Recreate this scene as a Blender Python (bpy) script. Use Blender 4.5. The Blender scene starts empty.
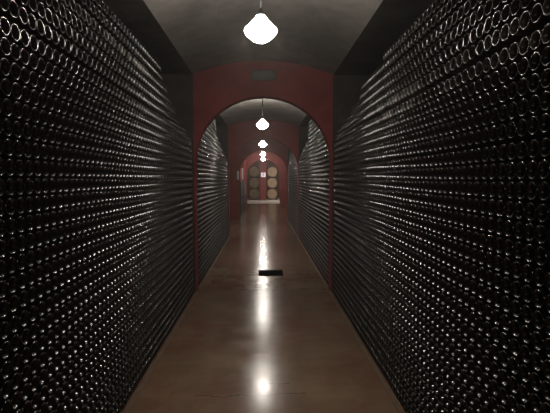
import bpy, bmesh, math, random
import numpy as np

random.seed(7)
rng = np.random.default_rng(7)
SC = bpy.context.scene
COL = SC.collection

# ------------------------------------------------------------------ camera
F_PX, CAM_H = 445.0, 1.75
YAW = math.atan((275 - 263.5) / F_PX)
PITCH = math.atan((206.5 - 179.3) / F_PX)
cam_data = bpy.data.cameras.new('camera')
cam = bpy.data.objects.new('camera', cam_data)
COL.objects.link(cam)
cam.location = (0, 0, CAM_H)
cam.rotation_euler = (math.pi / 2 - PITCH, 0, -YAW)
cam_data.sensor_width = 36
cam_data.lens = 36 * F_PX / 550
cam_data.clip_start = 0.05
SC.camera = cam

# ------------------------------------------------------------------ world, exposure
HAZE_DENSITY = 0.004
world = bpy.data.worlds.new('world')
SC.world = world
world.use_nodes = True
world.node_tree.nodes['Background'].inputs[0].default_value = (0.5, 0.48, 0.45, 1)
world.node_tree.nodes['Background'].inputs[1].default_value = 0.0
if HAZE_DENSITY:
    vs = world.node_tree.nodes.new('ShaderNodeVolumeScatter')
    vs.inputs['Color'].default_value = (1, 0.97, 0.93, 1)
    vs.inputs['Density'].default_value = HAZE_DENSITY
    vs.inputs['Anisotropy'].default_value = 0.5
    world.node_tree.links.new(vs.outputs[0], world.node_tree.nodes['World Output'].inputs['Volume'])
SC.view_settings.view_transform = 'Standard'
SC.view_settings.look = 'None'
SC.view_settings.gamma = 1
SC.view_settings.use_curve_mapping = False
SC.view_settings.exposure = 0.0
SC.cycles.sample_clamp_indirect = 4
SC.cycles.max_bounces = 6
SC.cycles.diffuse_bounces = 4
SC.cycles.glossy_bounces = 3
LAMP_STRENGTH = 150.0
LAMP_COLOR = (1.0, 0.915, 0.81, 1)

# ------------------------------------------------------------------ helpers
def tag(o, label=None, cat=None, group=None, kind=None):
    if label: o['label'] = label
    if cat: o['category'] = cat
    if group: o['group'] = group
    if kind: o['kind'] = kind
    return o

def empty(name, loc=(0, 0, 0), rz=0.0):
    o = bpy.data.objects.new(name, None)
    o.empty_display_size = 0.1
    o.location = loc
    o.rotation_euler = (0, 0, rz)
    COL.objects.link(o)
    return o

def obj(name, bm, mat, parent=None, smooth=False, loc=None):
    me = bpy.data.meshes.new(name)
    bmesh.ops.recalc_face_normals(bm, faces=bm.faces)
    bm.to_mesh(me)
    bm.free()
    if smooth:
        for p in me.polygons: p.use_smooth = True
    me.materials.append(mat)
    o = bpy.data.objects.new(name, me)
    COL.objects.link(o)
    if parent: o.parent = parent
    if loc: o.location = loc
    return o

def add_box(bm, x0, x1, y0, y1, z0, z1, bevel=0.0):
    v = [bm.verts.new((x, y, z)) for z in (z0, z1) for y in (y0, y1) for x in (x0, x1)]
    fs = [bm.faces.new([v[i] for i in q]) for q in
          ((0, 2, 3, 1), (4, 5, 7, 6), (0, 1, 5, 4), (2, 6, 7, 3), (0, 4, 6, 2), (1, 3, 7, 5))]
    if bevel:
        es = list({e for f in fs for e in f.edges})
        bmesh.ops.bevel(bm, geom=es, offset=bevel, segments=2, affect='EDGES', profile=0.5)
    return bm

def box(*a, bevel=0.0):
    return add_box(bmesh.new(), *a, bevel=bevel)

def add_lathe(bm, prof, seg=32, axis='Z', off=(0, 0, 0)):
    """prof: list of (radius, height along the axis)"""
    rings = []
    for r, h in prof:
        pts = []
        n = 1 if r < 1e-6 else seg
        for i in range(n):
            t = 2 * math.pi * i / seg
            c, s = r * math.cos(t), r * math.sin(t)
            p = {'Z': (c, s, h), 'Y': (c, h, s), 'X': (h, c, s)}[axis]
            pts.append(bm.verts.new((p[0] + off[0], p[1] + off[1], p[2] + off[2])))
        rings.append(pts)
    for a, b in zip(rings, rings[1:]):
        if len(a) == 1 and len(b) == 1: continue
        for i in range(seg):
            j = (i + 1) % seg
            if len(a) == 1: bm.faces.new((a[0], b[i], b[j]))
            elif len(b) == 1: bm.faces.new((a[i], a[j], b[0]))
            else: bm.faces.new((a[i], a[j], b[j], b[i]))
    return bm

def prism_xz(poly, y0, y1):
    bm = bmesh.new()
    a = [bm.verts.new((x, y0, z)) for x, z in poly]
    b = [bm.verts.new((x, y1, z)) for x, z in poly]
    bm.faces.new(a)
    bm.faces.new(b[::-1])
    n = len(poly)
    for i in range(n):
        j = (i + 1) % n
        bm.faces.new((a[i], b[i], b[j], a[j]))
    return bm

# ------------------------------------------------------------------ materials
def new_mat(name):
    m = bpy.data.materials.new(name)
    m.use_nodes = True
    nt = m.node_tree
    return m, nt, nt.nodes['Principled BSDF']

def rough_mat(name, c1, c2, scale=3.0, rough=0.8, bump=0.15, bscale=40.0, spec=0.3, metal=0.0):
    m, nt, b = new_mat(name)
    N, L = nt.nodes, nt.links
    tc = N.new('ShaderNodeTexCoord')
    no = N.new('ShaderNodeTexNoise'); no.inputs['Scale'].default_value = scale
    no.inputs['Detail'].default_value = 6; no.inputs['Roughness'].default_value = 0.65
    L.new(tc.outputs['Object'], no.inputs['Vector'])
    ra = N.new('ShaderNodeValToRGB')
    ra.color_ramp.elements[0].position = 0.35; ra.color_ramp.elements[0].color = (*c1, 1)
    ra.color_ramp.elements[1].position = 0.68; ra.color_ramp.elements[1].color = (*c2, 1)
    L.new(no.outputs['Fac'], ra.inputs['Fac'])
    L.new(ra.outputs['Color'], b.inputs['Base Color'])
    b.inputs['Roughness'].default_value = rough
    b.inputs['Metallic'].default_value = metal
    b.inputs['Specular IOR Level'].default_value = spec
    if bump:
        n2 = N.new('ShaderNodeTexNoise'); n2.inputs['Scale'].default_value = bscale
        n2.inputs['Detail'].default_value = 4
        L.new(tc.outputs['Object'], n2.inputs['Vector'])
        bu = N.new('ShaderNodeBump'); bu.inputs['Strength'].default_value = bump
        bu.inputs['Distance'].default_value = 0.02
        L.new(n2.outputs['Fac'], bu.inputs['Height'])
        L.new(bu.outputs['Normal'], b.inputs['Normal'])
    return m

def floor_mat():
    m, nt, b = new_mat('polished_concrete')
    N, L = nt.nodes, nt.links
    tc = N.new('ShaderNodeTexCoord')
    def noise(scale, detail=6, rough=0.6, stretch=None):
        n = N.new('ShaderNodeTexNoise')
        n.inputs['Scale'].default_value = scale; n.inputs['Detail'].default_value = detail
        n.inputs['Roughness'].default_value = rough
        if stretch:
            mp = N.new('ShaderNodeMapping'); mp.inputs['Scale'].default_value = stretch
            L.new(tc.outputs['Object'], mp.inputs['Vector']); L.new(mp.outputs['Vector'], n.inputs['Vector'])
        else:
            L.new(tc.outputs['Object'], n.inputs['Vector'])
        return n
    def ramp(src, p0, c0, p1, c1):
        r = N.new('ShaderNodeValToRGB')
        r.color_ramp.elements[0].position = p0; r.color_ramp.elements[0].color = (*c0, 1)
        r.color_ramp.elements[1].position = p1; r.color_ramp.elements[1].color = (*c1, 1)
        L.new(src, r.inputs['Fac']); return r
    def mix(fac, a, c):
        x = N.new('ShaderNodeMix'); x.data_type = 'RGBA'
        if isinstance(fac, float): x.inputs[0].default_value = fac
        else: L.new(fac, x.inputs[0])
        L.new(a, x.inputs[6])
        if isinstance(c, tuple): x.inputs[7].default_value = (*c, 1)
        else: L.new(c, x.inputs[7])
        return x.outputs[2]
    def math_(op, a, v=None, w=None):
        x = N.new('ShaderNodeMath'); x.operation = op
        for i, q in enumerate((a, v, w)):
            if q is None: continue
            if isinstance(q, (int, float)): x.inputs[i].default_value = q
            else: L.new(q, x.inputs[i])
        return x.outputs[0]
    base = ramp(noise(1.6).outputs['Fac'], 0.3, FLOOR_A, 0.7, FLOOR_B).outputs['Color']
    # red paint worn into the concrete, in patches
    st = ramp(noise(0.9, 7, 0.7, (1.0, 0.6, 1.0)).outputs['Fac'], 0.43, (0, 0, 0), 0.60, (1, 1, 1))
    c = mix(math_('MULTIPLY', st.outputs['Color'], 0.7), base, FLOOR_RED)
    # scuffs across the passage
    sc_ = ramp(noise(3.0, 5, 0.6, (0.5, 3.0, 1.0)).outputs['Fac'], 0.55, (0, 0, 0), 0.75, (1, 1, 1))
    c = mix(math_('MULTIPLY', sc_.outputs['Color'], 0.3), c, FLOOR_C)
    # hairline cracks
    sep = N.new('ShaderNodeSeparateXYZ'); L.new(tc.outputs['Object'], sep.inputs[0])
    wob = noise(3.5, 5, 0.7)
    def crack(y, x0, x1, wdt):
        d = math_('ADD', math_('SUBTRACT', sep.outputs['Y'], y), math_('MULTIPLY', math_('SUBTRACT', wob.outputs['Fac'], 0.5), 0.22))
        near = math_('LESS_THAN', math_('ABSOLUTE', d), wdt)
        ins = math_('MULTIPLY', math_('GREATER_THAN', sep.outputs['X'], x0), math_('LESS_THAN', sep.outputs['X'], x1))
        return math_('MULTIPLY', near, ins)
    ck = crack(3.52, -0.55, 0.35, 0.006)
    for q in ((4.35, -0.15, 0.12, 0.006), (3.72, -0.05, 0.22, 0.005), (8.9, -0.7, 0.9, 0.012), (13.3, -1.0, 1.0, 0.02), (7.0, -1.0, 1.0, 0.008)):
        ck = math_('MAXIMUM', ck, crack(*q))
    c = mix(math_('MULTIPLY', ck, 0.75), c, (0.03, 0.022, 0.018))
    L.new(c, b.inputs['Base Color'])
    rr = ramp(noise(4.0, 6, 0.7).outputs['Fac'], 0.3, (FLOOR_R0,) * 3, 0.75, (FLOOR_R1,) * 3)
    L.new(rr.outputs['Color'], b.inputs['Roughness'])
    b.inputs['Specular IOR Level'].default_value = FLOOR_SPEC
    bu = N.new('ShaderNodeBump'); bu.inputs['Strength'].default_value = 0.08; bu.inputs['Distance'].default_value = 0.01
    L.new(noise(14.0, 4, 0.6).outputs['Fac'], bu.inputs['Height'])
    L.new(bu.outputs['Normal'], b.inputs['Normal'])
    return m

FLOOR_A, FLOOR_B, FLOOR_C = (0.142, 0.093, 0.060), (0.235, 0.160, 0.106), (0.28, 0.205, 0.14)
FLOOR_RED = (0.16, 0.062, 0.042)
FLOOR_R0, FLOOR_R1, FLOOR_SPEC = 0.13, 0.26, 0.30

def glass_mat(name, col, rough, spec=0.5, coat=0.0, dust=0.0, dustcol=(0.2, 0.18, 0.16)):
    m, nt, b = new_mat(name)
    N, L = nt.nodes, nt.links
    b.inputs['Roughness'].default_value = rough
    b.inputs['Specular IOR Level'].default_value = spec
    b.inputs['IOR'].default_value = 1.5
    b.inputs['Base Color'].default_value = (*col, 1)
    b.inputs['Coat Weight'].default_value = coat
    b.inputs['Coat Roughness'].default_value = 0.12
    b.inputs['Coat IOR'].default_value = 1.6
    if dust:
        tc = N.new('ShaderNodeTexCoord')
        no = N.new('ShaderNodeTexNoise'); no.inputs['Scale'].default_value = 22; no.inputs['Detail'].default_value = 5
        L.new(tc.outputs['Object'], no.inputs['Vector'])
        ra = N.new('ShaderNodeValToRGB')
        ra.color_ramp.elements[0].position = 0.35; ra.color_ramp.elements[0].color = (*col, 1)
        ra.color_ramp.elements[1].position = 0.75
        ra.color_ramp.elements[1].color = (*[c + (d - c) * dust for c, d in zip(col, dustcol)], 1)
        L.new(no.outputs['Fac'], ra.inputs['Fac']); L.new(ra.outputs['Color'], b.inputs['Base Color'])
    return m

M = {}
M['floor'] = floor_mat()
M['ceiling'] = rough_mat('ceiling_plaster', (0.17, 0.16, 0.148), (0.27, 0.255, 0.235), 2.2, 0.85, 0.2, 25)
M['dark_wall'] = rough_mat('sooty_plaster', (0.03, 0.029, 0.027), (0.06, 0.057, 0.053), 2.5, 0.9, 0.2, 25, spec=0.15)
M['red'] = rough_mat('red_paint', (0.19, 0.042, 0.042), (0.29, 0.065, 0.064), 2.0, 0.95, 0.12, 30, spec=0.0)
M['kerb'] = rough_mat('kerb_concrete', (0.11, 0.075, 0.05), (0.17, 0.12, 0.085), 4.0, 0.9, 0.2, 40)
M['pale_floor'] = rough_mat('pale_concrete', (0.55, 0.50, 0.45), (0.7, 0.66, 0.6), 1.5, 0.5, 0.1, 30)
M['glass'] = glass_mat('dark_bottle_glass', (0.0025, 0.003, 0.0028), 0.28, 0.24, 1.0)
M['glass_dusty'] = glass_mat('dusty_bottle_glass', (0.006, 0.006, 0.005), 0.36, 0.5, 0.5, 0.6)
M['lath'] = rough_mat('old_lath_wood', (0.05, 0.03, 0.018), (0.11, 0.065, 0.04), 9.0, 0.8, 0.2, 60)
M['black_metal'] = rough_mat('black_iron', (0.004, 0.004, 0.004), (0.01, 0.009, 0.008), 8.0, 0.95, 0.0, 60, spec=0.0)
M['grey_metal'] = rough_mat('dark_grey_steel', (0.03, 0.035, 0.035), (0.05, 0.055, 0.055), 4.0, 0.5, 0.0)
M['fitting'] = rough_mat('grey_plastic', (0.10, 0.095, 0.09), (0.13, 0.125, 0.115), 4.0, 0.6, 0.0)
M['paper'] = rough_mat('white_paper', (0.8, 0.77, 0.75), (0.86, 0.83, 0.81), 4.0, 0.8, 0.0)
M['sign_red'] = rough_mat('sign_red', (0.5, 0.03, 0.09), (0.55, 0.04, 0.1), 4.0, 0.5, 0.0)
M['oak'] = rough_mat('barrel_oak', (0.36, 0.25, 0.15), (0.52, 0.39, 0.26), 5.0, 0.6, 0.2, 30)
M['rack'] = rough_mat('rack_timber', (0.05, 0.03, 0.02), (0.09, 0.055, 0.035), 6.0, 0.8, 0.2, 40)
for _n, _s in (('lamp', LAMP_STRENGTH), ('lamp_neck', LAMP_STRENGTH * 0.35), ('hall_lamp', LAMP_STRENGTH * 2.8)):
  m, nt, b = new_mat(_n + '_opal')
  b.inputs['Base Color'].default_value = (0.9, 0.88, 0.84, 1)
  b.inputs['Emission Color'].default_value = LAMP_COLOR
  b.inputs['Emission Strength'].default_value = _s
  M[_n] = m

_b = M['paper'].copy(); _b.name = 'brightened_panel'  # sign paper with a faint glow added to brighten it
_p = _b.node_tree.nodes['Principled BSDF']
_p.inputs['Emission Color'].default_value = (1.0, 0.85, 0.88, 1)
_p.inputs['Emission Strength'].default_value = 0.5
M['brightened'] = _b

# ------------------------------------------------------------------ structure
def struct(name, bm, mat, smooth=False):
    return tag(obj(name, bm, mat, smooth=smooth), kind='structure')

CEIL = CAM_H + 1.72
WX = 1.06                      # bottle faces
NX = 1.95                      # backs of the side recesses
Y_BACK, Y_END = -5.6, 43.5
PIERS = [(0.42, 0.62), (6.84, 7.03), (13.45, 13.65), (19.6, 19.8), (28.2, 28.7)]

struct('floor', box(-2.6, 2.6, Y_BACK, 31.9, -0.2, 0.0), M['floor'])
struct('floor_barrel_hall', box(-4.2, 4.2, 31.9, Y_END, -0.2, 0.0), M['pale_floor'])
def vault_z(x): return CEIL + 0.07 - 0.21 * (x / WX) ** 2
_xs = [-WX + 2 * WX * i / 24 for i in range(25)]
struct('ceiling', prism_xz([(x, vault_z(x)) for x in _xs] + [(WX, CEIL + 0.2), (-WX, CEIL + 0.2)], Y_BACK, 28.7), M['ceiling'])
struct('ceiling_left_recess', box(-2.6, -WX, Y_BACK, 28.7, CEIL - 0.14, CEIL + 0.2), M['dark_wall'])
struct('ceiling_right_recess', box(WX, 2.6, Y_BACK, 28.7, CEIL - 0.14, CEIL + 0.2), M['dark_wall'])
struct('wall_left', box(-2.6, -NX, Y_BACK, 19.8, 0, CEIL), M['dark_wall'])
struct('wall_right', box(NX, 2.6, Y_BACK, 28.2, 0, CEIL), M['dark_wall'])
struct('wall_back', box(-NX, NX, Y_BACK, Y_BACK + 0.2, 0, CEIL), M['dark_wall'])
struct('wall_left_passage', box(-2.6, -1.12, 19.8, 28.2, 0, CEIL), M['red'])

def arch_poly(xo_l, xo_r, a=1.04, zs=2.01, zb=0.995, n=40):
    p = [(-xo_l, 0), (-xo_l, CEIL + 0.1), (xo_r, CEIL + 0.1), (xo_r, 0), (a, 0)]
    for i in range(n + 1):
        t = math.pi * i / n
        p.append((a * math.cos(t), zs + zb * math.sin(t)))
    p.append((-a, 0))
    return p

sides = {0: (WX, WX), 1: (WX, WX), 2: (WX, WX), 3: (NX, WX), 4: (1.12, NX)}
for i, (y0, y1) in enumerate(PIERS):
    l, r = sides[i]
    struct('wall_arch_%d' % (i + 1), prism_xz(arch_poly(l, r), y0, y1), M['red'])
    if l == WX: struct('wall_pier_left_%d' % (i + 1), box(-NX, -WX, y0, y1, 0, CEIL), M['dark_wall'])
    if r == WX: struct('wall_pier_right_%d' % (i + 1), box(WX, NX, y0, y1, 0, CEIL), M['dark_wall'])

# kerbs along the bottle stacks
KERB = [(-1, 0.62, 6.84), (1, 0.62, 6.84), (-1, 7.03, 13.45), (1, 7.03, 13.45), (1, 13.65, 19.6)]
for i, (s, y0, y1) in enumerate(KERB):
    x0, x1 = sorted((s * 1.012, s * 1.05))
    struct('trim_%d' % (i + 1), box(x0, x1, y0, y1, 0, 0.006), M['kerb'])

# barrel hall
struct('wall_hall_left', box(-4.4, -4.2, 28.7, Y_END, 0, 4.4), M['red'])
struct('wall_hall_right', box(4.2, 4.4, 28.7, Y_END, 0, 4.4), M['red'])
struct('wall_hall_end', box(-4.4, 4.4, Y_END, Y_END + 0.2, 0, 4.4), M['red'])
struct('wall_hall_front_left', box(-4.4, -1.12, 28.45, 28.7, 0, 4.4), M['red'])
struct('wall_hall_front_right', box(NX, 4.4, 28.45, 28.7, 0, 4.4), M['red'])
struct('wall_hall_lintel', box(-1.12, NX, 28.45, 28.7, CEIL + 0.15, 4.4), M['red'])
struct('floor_hall_entry', box(-4.2, -2.6, 28.7, 31.9, -0.2, 0.0), M['floor'])
struct('floor_hall_side', box(2.6, 4.2, 28.7, 31.9, -0.2, 0.0), M['floor'])
struct('ceiling_hall', box(-4.4, 4.4, 28.45, Y_END, 4.4, 4.55), M['ceiling'])
struct('wall_pillar', box(-0.28, 0.22, 36.9, 37.4, 0, 4.4), M['red'])

# ------------------------------------------------------------------ bottles
D, CP, RP = 0.0752, 0.0757, 0.083
R = D / 2
PROFILE = [(0.0, -0.046), (0.007, -0.044), (0.013, -0.038), (0.018, -0.028), (0.0222, -0.0178), (0.0258, -0.0100),
           (0.0286, -0.0056), (0.0309, -0.0026), (0.0325, -0.0010), (0.0339, -0.0002), (0.0350, -0.0007), (0.0361, -0.0024),
           (0.0370, -0.0054), (R, -0.0100), (R, -0.05), (R, -0.185), (0.034, -0.203), (0.024, -0.229), (0.0165, -0.250),
           (0.0142, -0.27), (0.0142, -0.286), (0.0160, -0.287), (0.0160, -0.296), (0.0142, -0.301), (0.0, -0.301)]
MID = [0, 2, 4, 5, 6, 7, 8, 9, 10, 11, 12, 13, 15, 18, 24]
LOW = [0, 3, 5, 6, 7, 8, 9, 10, 11, 12, 13, 15, 24]

def bottle_mesh(name, mat):
    bm = bmesh.new()
    add_lathe(bm, PROFILE, 28, 'X')
    me = bpy.data.meshes.new(name)
    bmesh.ops.recalc_face_normals(bm, faces=bm.faces)
    bm.to_mesh(me); bm.free()
    for p in me.polygons: p.use_smooth = True
    me.materials.append(mat)
    return me

def lathe_arrays(prof, seg):
    """vertex / quad-loop arrays of one bottle along +X, closed ends as tiny rings"""
    vs, quads = [], []
    for r, h in prof:
        r = max(r, 0.0008)
        for i in range(seg):
            t = 2 * math.pi * i / seg
            vs.append((h, r * math.cos(t), r * math.sin(t)))
    n = len(prof)
    for k in range(n - 1):
        for i in range(seg):
            j = (i + 1) % seg
            quads.append((k * seg + i, (k + 1) * seg + i, (k + 1) * seg + j, k * seg + j))
    return np.array(vs, dtype=np.float32), np.array(quads, dtype=np.int32)

# how high each stack is, as height above the camera against distance along the passage
TOPS = {
    'near left': (-1, 0.63, 6.83, [(0.6, 0.5), (1.5, 0.95), (2.4, 1.26), (4.72, 1.27), (4.8, 1.12), (5.2, 0.96), (5.65, 0.78), (6.4, 0.63), (6.8, 0.48)]),
    'near right': (1, 0.63, 6.83, [(0.6, 0.5), (1.5, 0.95), (2.4, 1.2), (3.9, 1.17), (4.0, 1.08), (4.85, 1.04), (4.95, 0.92), (5.65, 0.82), (6.3, 0.74), (6.8, 0.56)]),
    'second left': (-1, 7.04, 13.44, [(7.2, 0.5), (8.2, 1.0), (8.9, 1.34), (10.1, 1.36), (10.15, 1.04), (11.5, 0.88), (12.6, 0.7), (13.4, 0.56)]),
    'second right': (1, 7.04, 13.44, [(7.2, 0.5), (8.2, 1.0), (8.9, 1.34), (10.6, 1.38), (10.65, 0.98), (11.7, 0.86), (12.6, 0.7), (13.4, 0.58)]),
    'third right': (1, 13.66, 19.59, [(13.8, 0.5), (15.0, 1.0), (16.0, 1.3), (17.0, 1.2), (18.5, 0.85), (19.6, 0.6)]),
}
# rows with a little more air beneath them (an extra board in the stack)
GAPS = {'near left': {29: 0.014, 33: 0.012, 14: 0.008}, 'near right': {28: 0.018, 23: 0.008, 32: 0.01}}
DUSTY = {('near right', 28), ('near right', 27), ('near left', 32)}

def wave(side, y, z):
    a = 0.004 * math.sin(0.9 * y + 0.9 * z + side) + 0.002 * math.sin(2.3 * y - 1.7 * z + 2 * side)
    return a * min(1.0, z / 0.4)

bottles = []          # (stack, side, row, x, y, z, dusty)
rows_of = {}
for st, (s, y0, y1, top) in TOPS.items():
    tx, tz = [p[0] for p in top], [p[1] + CAM_H for p in top]
    z = R + 0.010
    off = 0.0
    gp = GAPS.get(st, {})
    k = 0
    while z < 3.3:
        z += gp.get(k, 0.0)
        off += random.uniform(-0.006, 0.006)
        off *= 0.85
        ys = []
        n = int((y1 - y0 - 2 * R) / CP)
        start = y0 + R + 0.014 + off
        push = random.uniform(-0.002, 0.002)
        for j in range(n):
            y = start + j * CP
            if y > y1 - R - 0.003 or y < y0 + R + 0.001: continue
            if z + R > np.interp(y, tx, tz): continue
            jx = push + random.uniform(-0.0015, 0.0015)
            dusty = (st, k) in DUSTY and random.random() < 0.75 and y < 4.2
            ys.append(y)
            bottles.append((st, s, k, s * (WX - jx), y + random.uniform(-0.0002, 0.0002), z + wave(s, y, z), dusty))
        if ys: rows_of[(st, k)] = (z, min(ys), max(ys))
        z += RP
        k += 1

# which three hundred show largest
fw = np.array([math.sin(YAW) * math.cos(PITCH), math.cos(YAW) * math.cos(PITCH), -math.sin(PITCH)])
rt = np.array([math.cos(YAW), -math.sin(YAW), 0.0])
up = np.cross(rt, fw)
def project(p):
    d = np.array(p) - np.array((0, 0, CAM_H))
    w = d @ fw
    return 275 + F_PX * (d @ rt) / w, 206.5 - F_PX * (d @ up) / w, w

cand = []
seen = {}
for i, (st, s, k, x, y, z, du) in enumerate(bottles):
    if not st.startswith('near'): continue
    px, py, w = project((x, y, z))
    if w < 0.3: continue
    hw, hh = R * F_PX * abs(x) / (y * y), R * F_PX / y
    fx = max(0, min(550, px + hw) - max(0, px - hw)) / (2 * hw)
    fy = max(0, min(413, py + hh) - max(0, py - hh)) / (2 * hh)
    if fx * fy < 0.3: continue
    cand.append((fx * fy * hw * hh, i))
    seen.setdefault((st, k), []).append((y, i))
cand.sort(reverse=True)
chosen = {i for _, i in cand[:300]}

ORD = ['', 'first', 'second', 'third', 'fourth', 'fifth', 'sixth', 'seventh', 'eighth', 'ninth', 'tenth', 'eleventh', 'twelfth',
       'thirteenth', 'fourteenth', 'fifteenth', 'sixteenth', 'seventeenth', 'eighteenth', 'nineteenth', 'twentieth']
def ordinal(n):
    if n <= 20: return ORD[n]
    t = {2: 'twenty', 3: 'thirty', 4: 'forty', 5: 'fifty', 6: 'sixty', 7: 'seventy', 8: 'eighty'}[n // 10]
    return (t + '-' + ORD[n % 10]) if n % 10 else (t[:-1] + 'ieth')

label_of = {}
for side in ('near left', 'near right'):
    lr = side.split()[1]
    edge = {}      # rows that run off the photo through its left / right edge, and those that leave through top or bottom
    for (st, k), lst in seen.items():
        if st != side: continue
        y, i = min(lst)
        px, py, _ = project(bottles[i][3:6])
        gap = px if lr == 'left' else 550 - px
        edge[k] = (gap, py)
    at_edge = sorted((k for k in edge if edge[k][0] < 11), reverse=True)
    for (st, k), lst in seen.items():
        if st != side: continue
        for n, (y, i) in enumerate(sorted(lst), 1):
            dusty = 'dusty dark' if bottles[i][6] else 'dark'
            if k in at_edge:
                m_ = at_edge.index(k) + 1
                label_of[i] = "%s wine bottle, %s from photo's %s edge, %s row down that edge" % (dusty, ordinal(n), lr, ordinal(m_))
            elif k > at_edge[0]:
                label_of[i] = "%s wine bottle, %s from photo's top, %s row above the %s corner's row" % (dusty, ordinal(n), ordinal(k - at_edge[0]), lr)
            else:
                label_of[i] = "%s wine bottle, %s from photo's bottom, %s row below the %s corner's row" % (dusty, ordinal(n), ordinal(at_edge[-1] - k), lr)

me_clean = bottle_mesh('wine_bottle', M['glass'])
me_dusty = bottle_mesh('wine_bottle_dusty', M['glass_dusty'])
for i in sorted(chosen):
    st, s, k, x, y, z, du = bottles[i]
    o = bpy.data.objects.new('wine_bottle', me_dusty if du else me_clean)
    o.location = (x, y, z)
    o.rotation_euler = (random.uniform(-3, 3), 0, math.pi if s > 0 else 0.0)
    COL.objects.link(o)
    tag(o, label_of[i], 'bottle', 'wine bottles nearest the camera in the %s stack' % st.split()[1])

# every other bottle of the five stacks: one object
V, Q, MI = [], [], []
base = 0
A_mid = lathe_arrays([PROFILE[q] for q in MID], 16)
A_low = lathe_arrays([PROFILE[q] for q in LOW], 16)
for i, (st, s, k, x, y, z, du) in enumerate(bottles):
    if i in chosen: continue
    v, q = A_mid if st.startswith('near') else A_low
    t = rng.uniform(0, 2 * math.pi)
    c_, s_ = math.cos(t), math.sin(t)
    w = np.empty_like(v)
    w[:, 0] = x - s * v[:, 0]
    w[:, 1] = y - s * (v[:, 1] * c_ - v[:, 2] * s_)
    w[:, 2] = z + v[:, 1] * s_ + v[:, 2] * c_
    V.append(w); Q.append(q + base); MI.append(np.full(len(q), 1 if du else 0, np.int32))
    base += len(v)
V = np.concatenate(V); Q = np.concatenate(Q); MI = np.concatenate(MI)
V[:, 0] *= 1.0
me = bpy.data.meshes.new('wine_bottles')
me.vertices.add(len(V)); me.vertices.foreach_set('co', V.ravel())
me.loops.add(Q.size); me.loops.foreach_set('vertex_index', Q.ravel())
me.polygons.add(len(Q))
me.polygons.foreach_set('loop_start', np.arange(0, Q.size, 4, dtype=np.int32))
me.polygons.foreach_set('use_smooth', np.ones(len(Q), dtype=bool))
me.materials.append(M['glass']); me.materials.append(M['glass_dusty'])
me.polygons.foreach_set('material_index', MI)
me.update(calc_edges=True)
me.validate()
o = bpy.data.objects.new('wine_bottles', me)
COL.objects.link(o)
tag(o, 'all the farther dark wine bottles, bases outward, stacked along both sides of the passage', 'bottles', kind='stuff')

# ------------------------------------------------------------------ lamps
LAMPS = [(3.68, 'hanging passage lamp nearest the camera, large glowing opal shade'),
         (9.9, 'glowing hanging lamp just beyond the first red arch'),
         (15.4, 'glowing hanging lamp just beyond the second red arch'),
         (21.5, 'small glowing hanging lamp just beyond the third red arch'),
         (26.8, 'farthest small glowing lamp of the row, just above the barrel hall arch')]
SHADE = [(0.0, -0.090), (0.03, -0.088), (0.065, -0.072), (0.100, -0.044), (0.124, -0.018), (0.132, 0.0), (0.128, 0.014)]
HOOD = [(0.128, 0.014), (0.104, 0.040), (0.076, 0.070), (0.052, 0.098), (0.038, 0.118)]
def lamp(y, label, ceil, zc, x=-0.02, bulb='lamp'):
    root = empty('hanging_lamp', (x, y, zc))
    if label: tag(root, label, 'lamp', 'lamps along the passage ceiling')
    obj('lamp_shade', add_lathe(bmesh.new(), SHADE, 32), M[bulb], root, smooth=True)
    obj('shade_neck', add_lathe(bmesh.new(), HOOD, 32), M['lamp_neck'], root, smooth=True)
    obj('socket', add_lathe(bmesh.new(), [(0, 0.116), (0.034, 0.116), (0.036, 0.13), (0.028, 0.15), (0.014, 0.162), (0, 0.162)], 24), M['grey_metal'], root, smooth=True)
    obj('stem', add_lathe(bmesh.new(), [(0, 0.158), (0.008, 0.158), (0.008, ceil - zc - 0.02), (0, ceil - zc - 0.02)], 12), M['grey_metal'], root, smooth=True)
    h = ceil - zc
    obj('ceiling_rose', add_lathe(bmesh.new(), [(0, h - 0.03), (0.02, h - 0.03), (0.05, h - 0.014), (0.056, h - 0.001), (0, h - 0.001)], 24), M['grey_metal'], root, smooth=True)
    return root
for y, lab in LAMPS:
    lamp(y, lab, CEIL + 0.07, CAM_H + 1.195)
lamp(-2.6, 'hanging passage lamp behind the camera', CEIL + 0.07, CAM_H + 1.195)
lamp(35.5, 'hanging lamp in the barrel hall, right of the stacked barrels', 4.4, 3.0, 2.05, 'hall_lamp')
lamp(35.5, 'added unseen fill lamp in the barrel hall, left of the stacked barrels', 4.4, 3.0, -2.05, 'lamp_neck')  # out of view, added to brighten the left-hand barrels

# ------------------------------------------------------------------ emergency light over the first arch
e = empty('emergency_light', (0.0, 6.84, CAM_H + 1.565))
tag(e, 'grey box light fixed on the red wall over the first arch', 'emergency light')
obj('housing', box(-0.185, 0.185, -0.035, 0.0, -0.075, 0.075, bevel=0.008), M['fitting'], e)
obj('diffuser', box(-0.165, 0.165, -0.058, -0.035, -0.055, 0.055, bevel=0.012), M['fitting'], e)

# ------------------------------------------------------------------ drain
d = empty('floor_drain', (0.133, 8.23, 0.0))
tag(d, 'square black iron drain grate in the middle of the passage floor', 'drain')
bm = bmesh.new()
for a in ((-0.225, 0.225, -0.225, -0.19), (-0.225, 0.225, 0.19, 0.225), (-0.225, -0.19, -0.19, 0.19), (0.19, 0.225, -0.19, 0.19)):
    add_box(bm, *a, 0.0, 0.014)
obj('frame', bm, M['black_metal'], d)
obj('dark_pit_plate', box(-0.19, 0.19, -0.19, 0.19, 0.0005, 0.003), M['black_metal'], d)  # flat dark plate standing in for the shade of an open pit
for q in range(9):
    x = -0.16 + 0.04 * q
    obj('bar', box(x - 0.008, x + 0.008, -0.19, 0.19, 0.003, 0.013), M['black_metal'], d)

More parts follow.
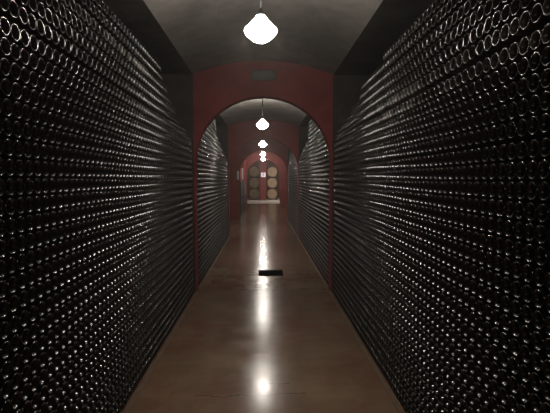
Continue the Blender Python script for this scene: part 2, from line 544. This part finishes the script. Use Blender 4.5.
# ------------------------------------------------------------------ notices and cabinets on the left, past the third arch
def notice(y0, y1, z0, z1, x, label, rz=0.0, base_y=None):
    r = empty('notice_board', (x, (y0 + y1) / 2 if base_y is None else base_y, z0), rz)
    tag(r, label, 'notice')
    h, w = z1 - z0, (y1 - y0) / 2
    obj('panel', box(0.0, 0.012, -w, w, 0, h), M['paper'], r)
    bm = bmesh.new()
    for a in ((-w - 0.02, w + 0.02, -0.02, 0.0), (-w - 0.02, w + 0.02, h, h + 0.02)): add_box(bm, 0.0, 0.02, a[0], a[1], a[2], a[3])
    for a in ((-w - 0.02, -w), (w, w + 0.02)): add_box(bm, 0.0, 0.02, a[0], a[1], 0, h)
    obj('frame', bm, M['grey_metal'], r)
notice(-0.04, 0.04, 1.74, 2.12, -1.115, 'narrow upright white notice on the red face left of the third arch', -math.pi / 2, 19.6)
notice(22.6, 24.6, 1.74, 2.33, -1.12, 'large white notice on the left wall, above the dark cabinet')

def cabinet(y0, y1, h, label):
    r = empty('wall_cabinet', (-1.12, (y0 + y1) / 2, 0.0))
    tag(r, label, 'cabinet')
    w = (y1 - y0) / 2
    obj('body', box(0.0, 0.08, -w, w, 0.0, h, bevel=0.005), M['grey_metal'], r)
    for s in (-1, 1):
        a, b_ = (0.008, w - 0.01) if s > 0 else (-w + 0.01, -0.008)
        dr = obj('door', box(0.08, 0.095, a, b_, 0.06, h - 0.02, bevel=0.004), M['grey_metal'], r)
        hb = box(0.095, 0.115, s * 0.03 - 0.01, s * 0.03 + 0.01, h * 0.5, h * 0.5 + 0.14, bevel=0.004)
        obj('handle', hb, M['black_metal'], dr)
cabinet(20.3, 22.3, 1.66, 'tall dark grey cabinet on the left just past the third arch')
cabinet(22.6, 24.9, 1.66, 'dark grey cabinet on the left, under the large white notice')
notice(25.4, 27.2, 0.85, 1.48, -1.12, 'low white panel on the left wall beside the last arch')

# ------------------------------------------------------------------ barrels and sign in the hall
def barrel(x, y, z, label, grp):
    r = empty('wine_barrel', (x, y, z))
    tag(r, label, 'barrel', grp)
    L_, rb, re_ = 0.48, 0.445, 0.415
    prof = []
    for q in range(13):
        t = -1 + q / 6
        prof.append((re_ + (rb - re_) * (1 - t * t), t * L_))
    prof = [(re_ - 0.03, -L_)] + prof + [(re_ - 0.03, L_)]
    obj('staves', add_lathe(bmesh.new(), prof, 36, 'Y', (0, 0, rb)), M['oak'], r, smooth=True)
    for s in (-1, 1):
        yy = s * (L_ - 0.035)
        obj('head', add_lathe(bmesh.new(), [(0, yy - 0.012), (re_ - 0.025, yy - 0.012), (re_ - 0.025, yy + 0.012), (0, yy + 0.012)], 36, 'Y', (0, 0, rb)), M['oak'], r)
    for t in (-0.93, -0.62, -0.3, 0.3, 0.62, 0.93):
        rr = re_ + (rb - re_) * (1 - t * t) + 0.003
        w = 0.022
        r2 = [re_ + (rb - re_) * (1 - ((t * L_ + q) / L_) ** 2) + 0.003 for q in (-w, w)]
        obj('hoop', add_lathe(bmesh.new(), [(r2[0] - 0.006, t * L_ - w), (r2[0], t * L_ - w), (r2[1], t * L_ + w), (r2[1] - 0.006, t * L_ + w)], 36, 'Y', (0, 0, rb)), M['grey_metal'], r)
def rack(x, y, z, label):
    r = empty('barrel_rack', (x, y, z))
    tag(r, label, 'rack', 'racks under the barrels')
    for dy in (-0.12, 0.12):
        obj('rail', box(-0.46, 0.46, dy - 0.035, dy + 0.035, 0, 0.05, bevel=0.005), M['rack'], r)
names = ['bottom', 'middle', 'topmost']
for x, sd in ((0.74, 'right'), (-0.78, 'left')):
    for q in range(3):
        z = 0.9435 * q
        rack(x, 38.4, z, 'dark timber rack under the %s barrel %s of the red pillar' % (names[q], sd))
        barrel(x, 38.4, z + 0.0525, '%s oak barrel of the stack %s of the red pillar' % (names[q], sd), 'oak barrels in the far hall')

g = empty('wall_sign', (-0.02, 36.9, CAM_H + 0.19))
tag(g, 'small white sign with an added glow and a red stripe on the red pillar', 'sign')
obj('panel', box(-0.19, 0.19, -0.02, 0.0, 0.0, 0.36, bevel=0.004), M['brightened'], g)
obj('stripe', box(-0.03, 0.03, -0.024, -0.02, 0.05, 0.31), M['sign_red'], g)
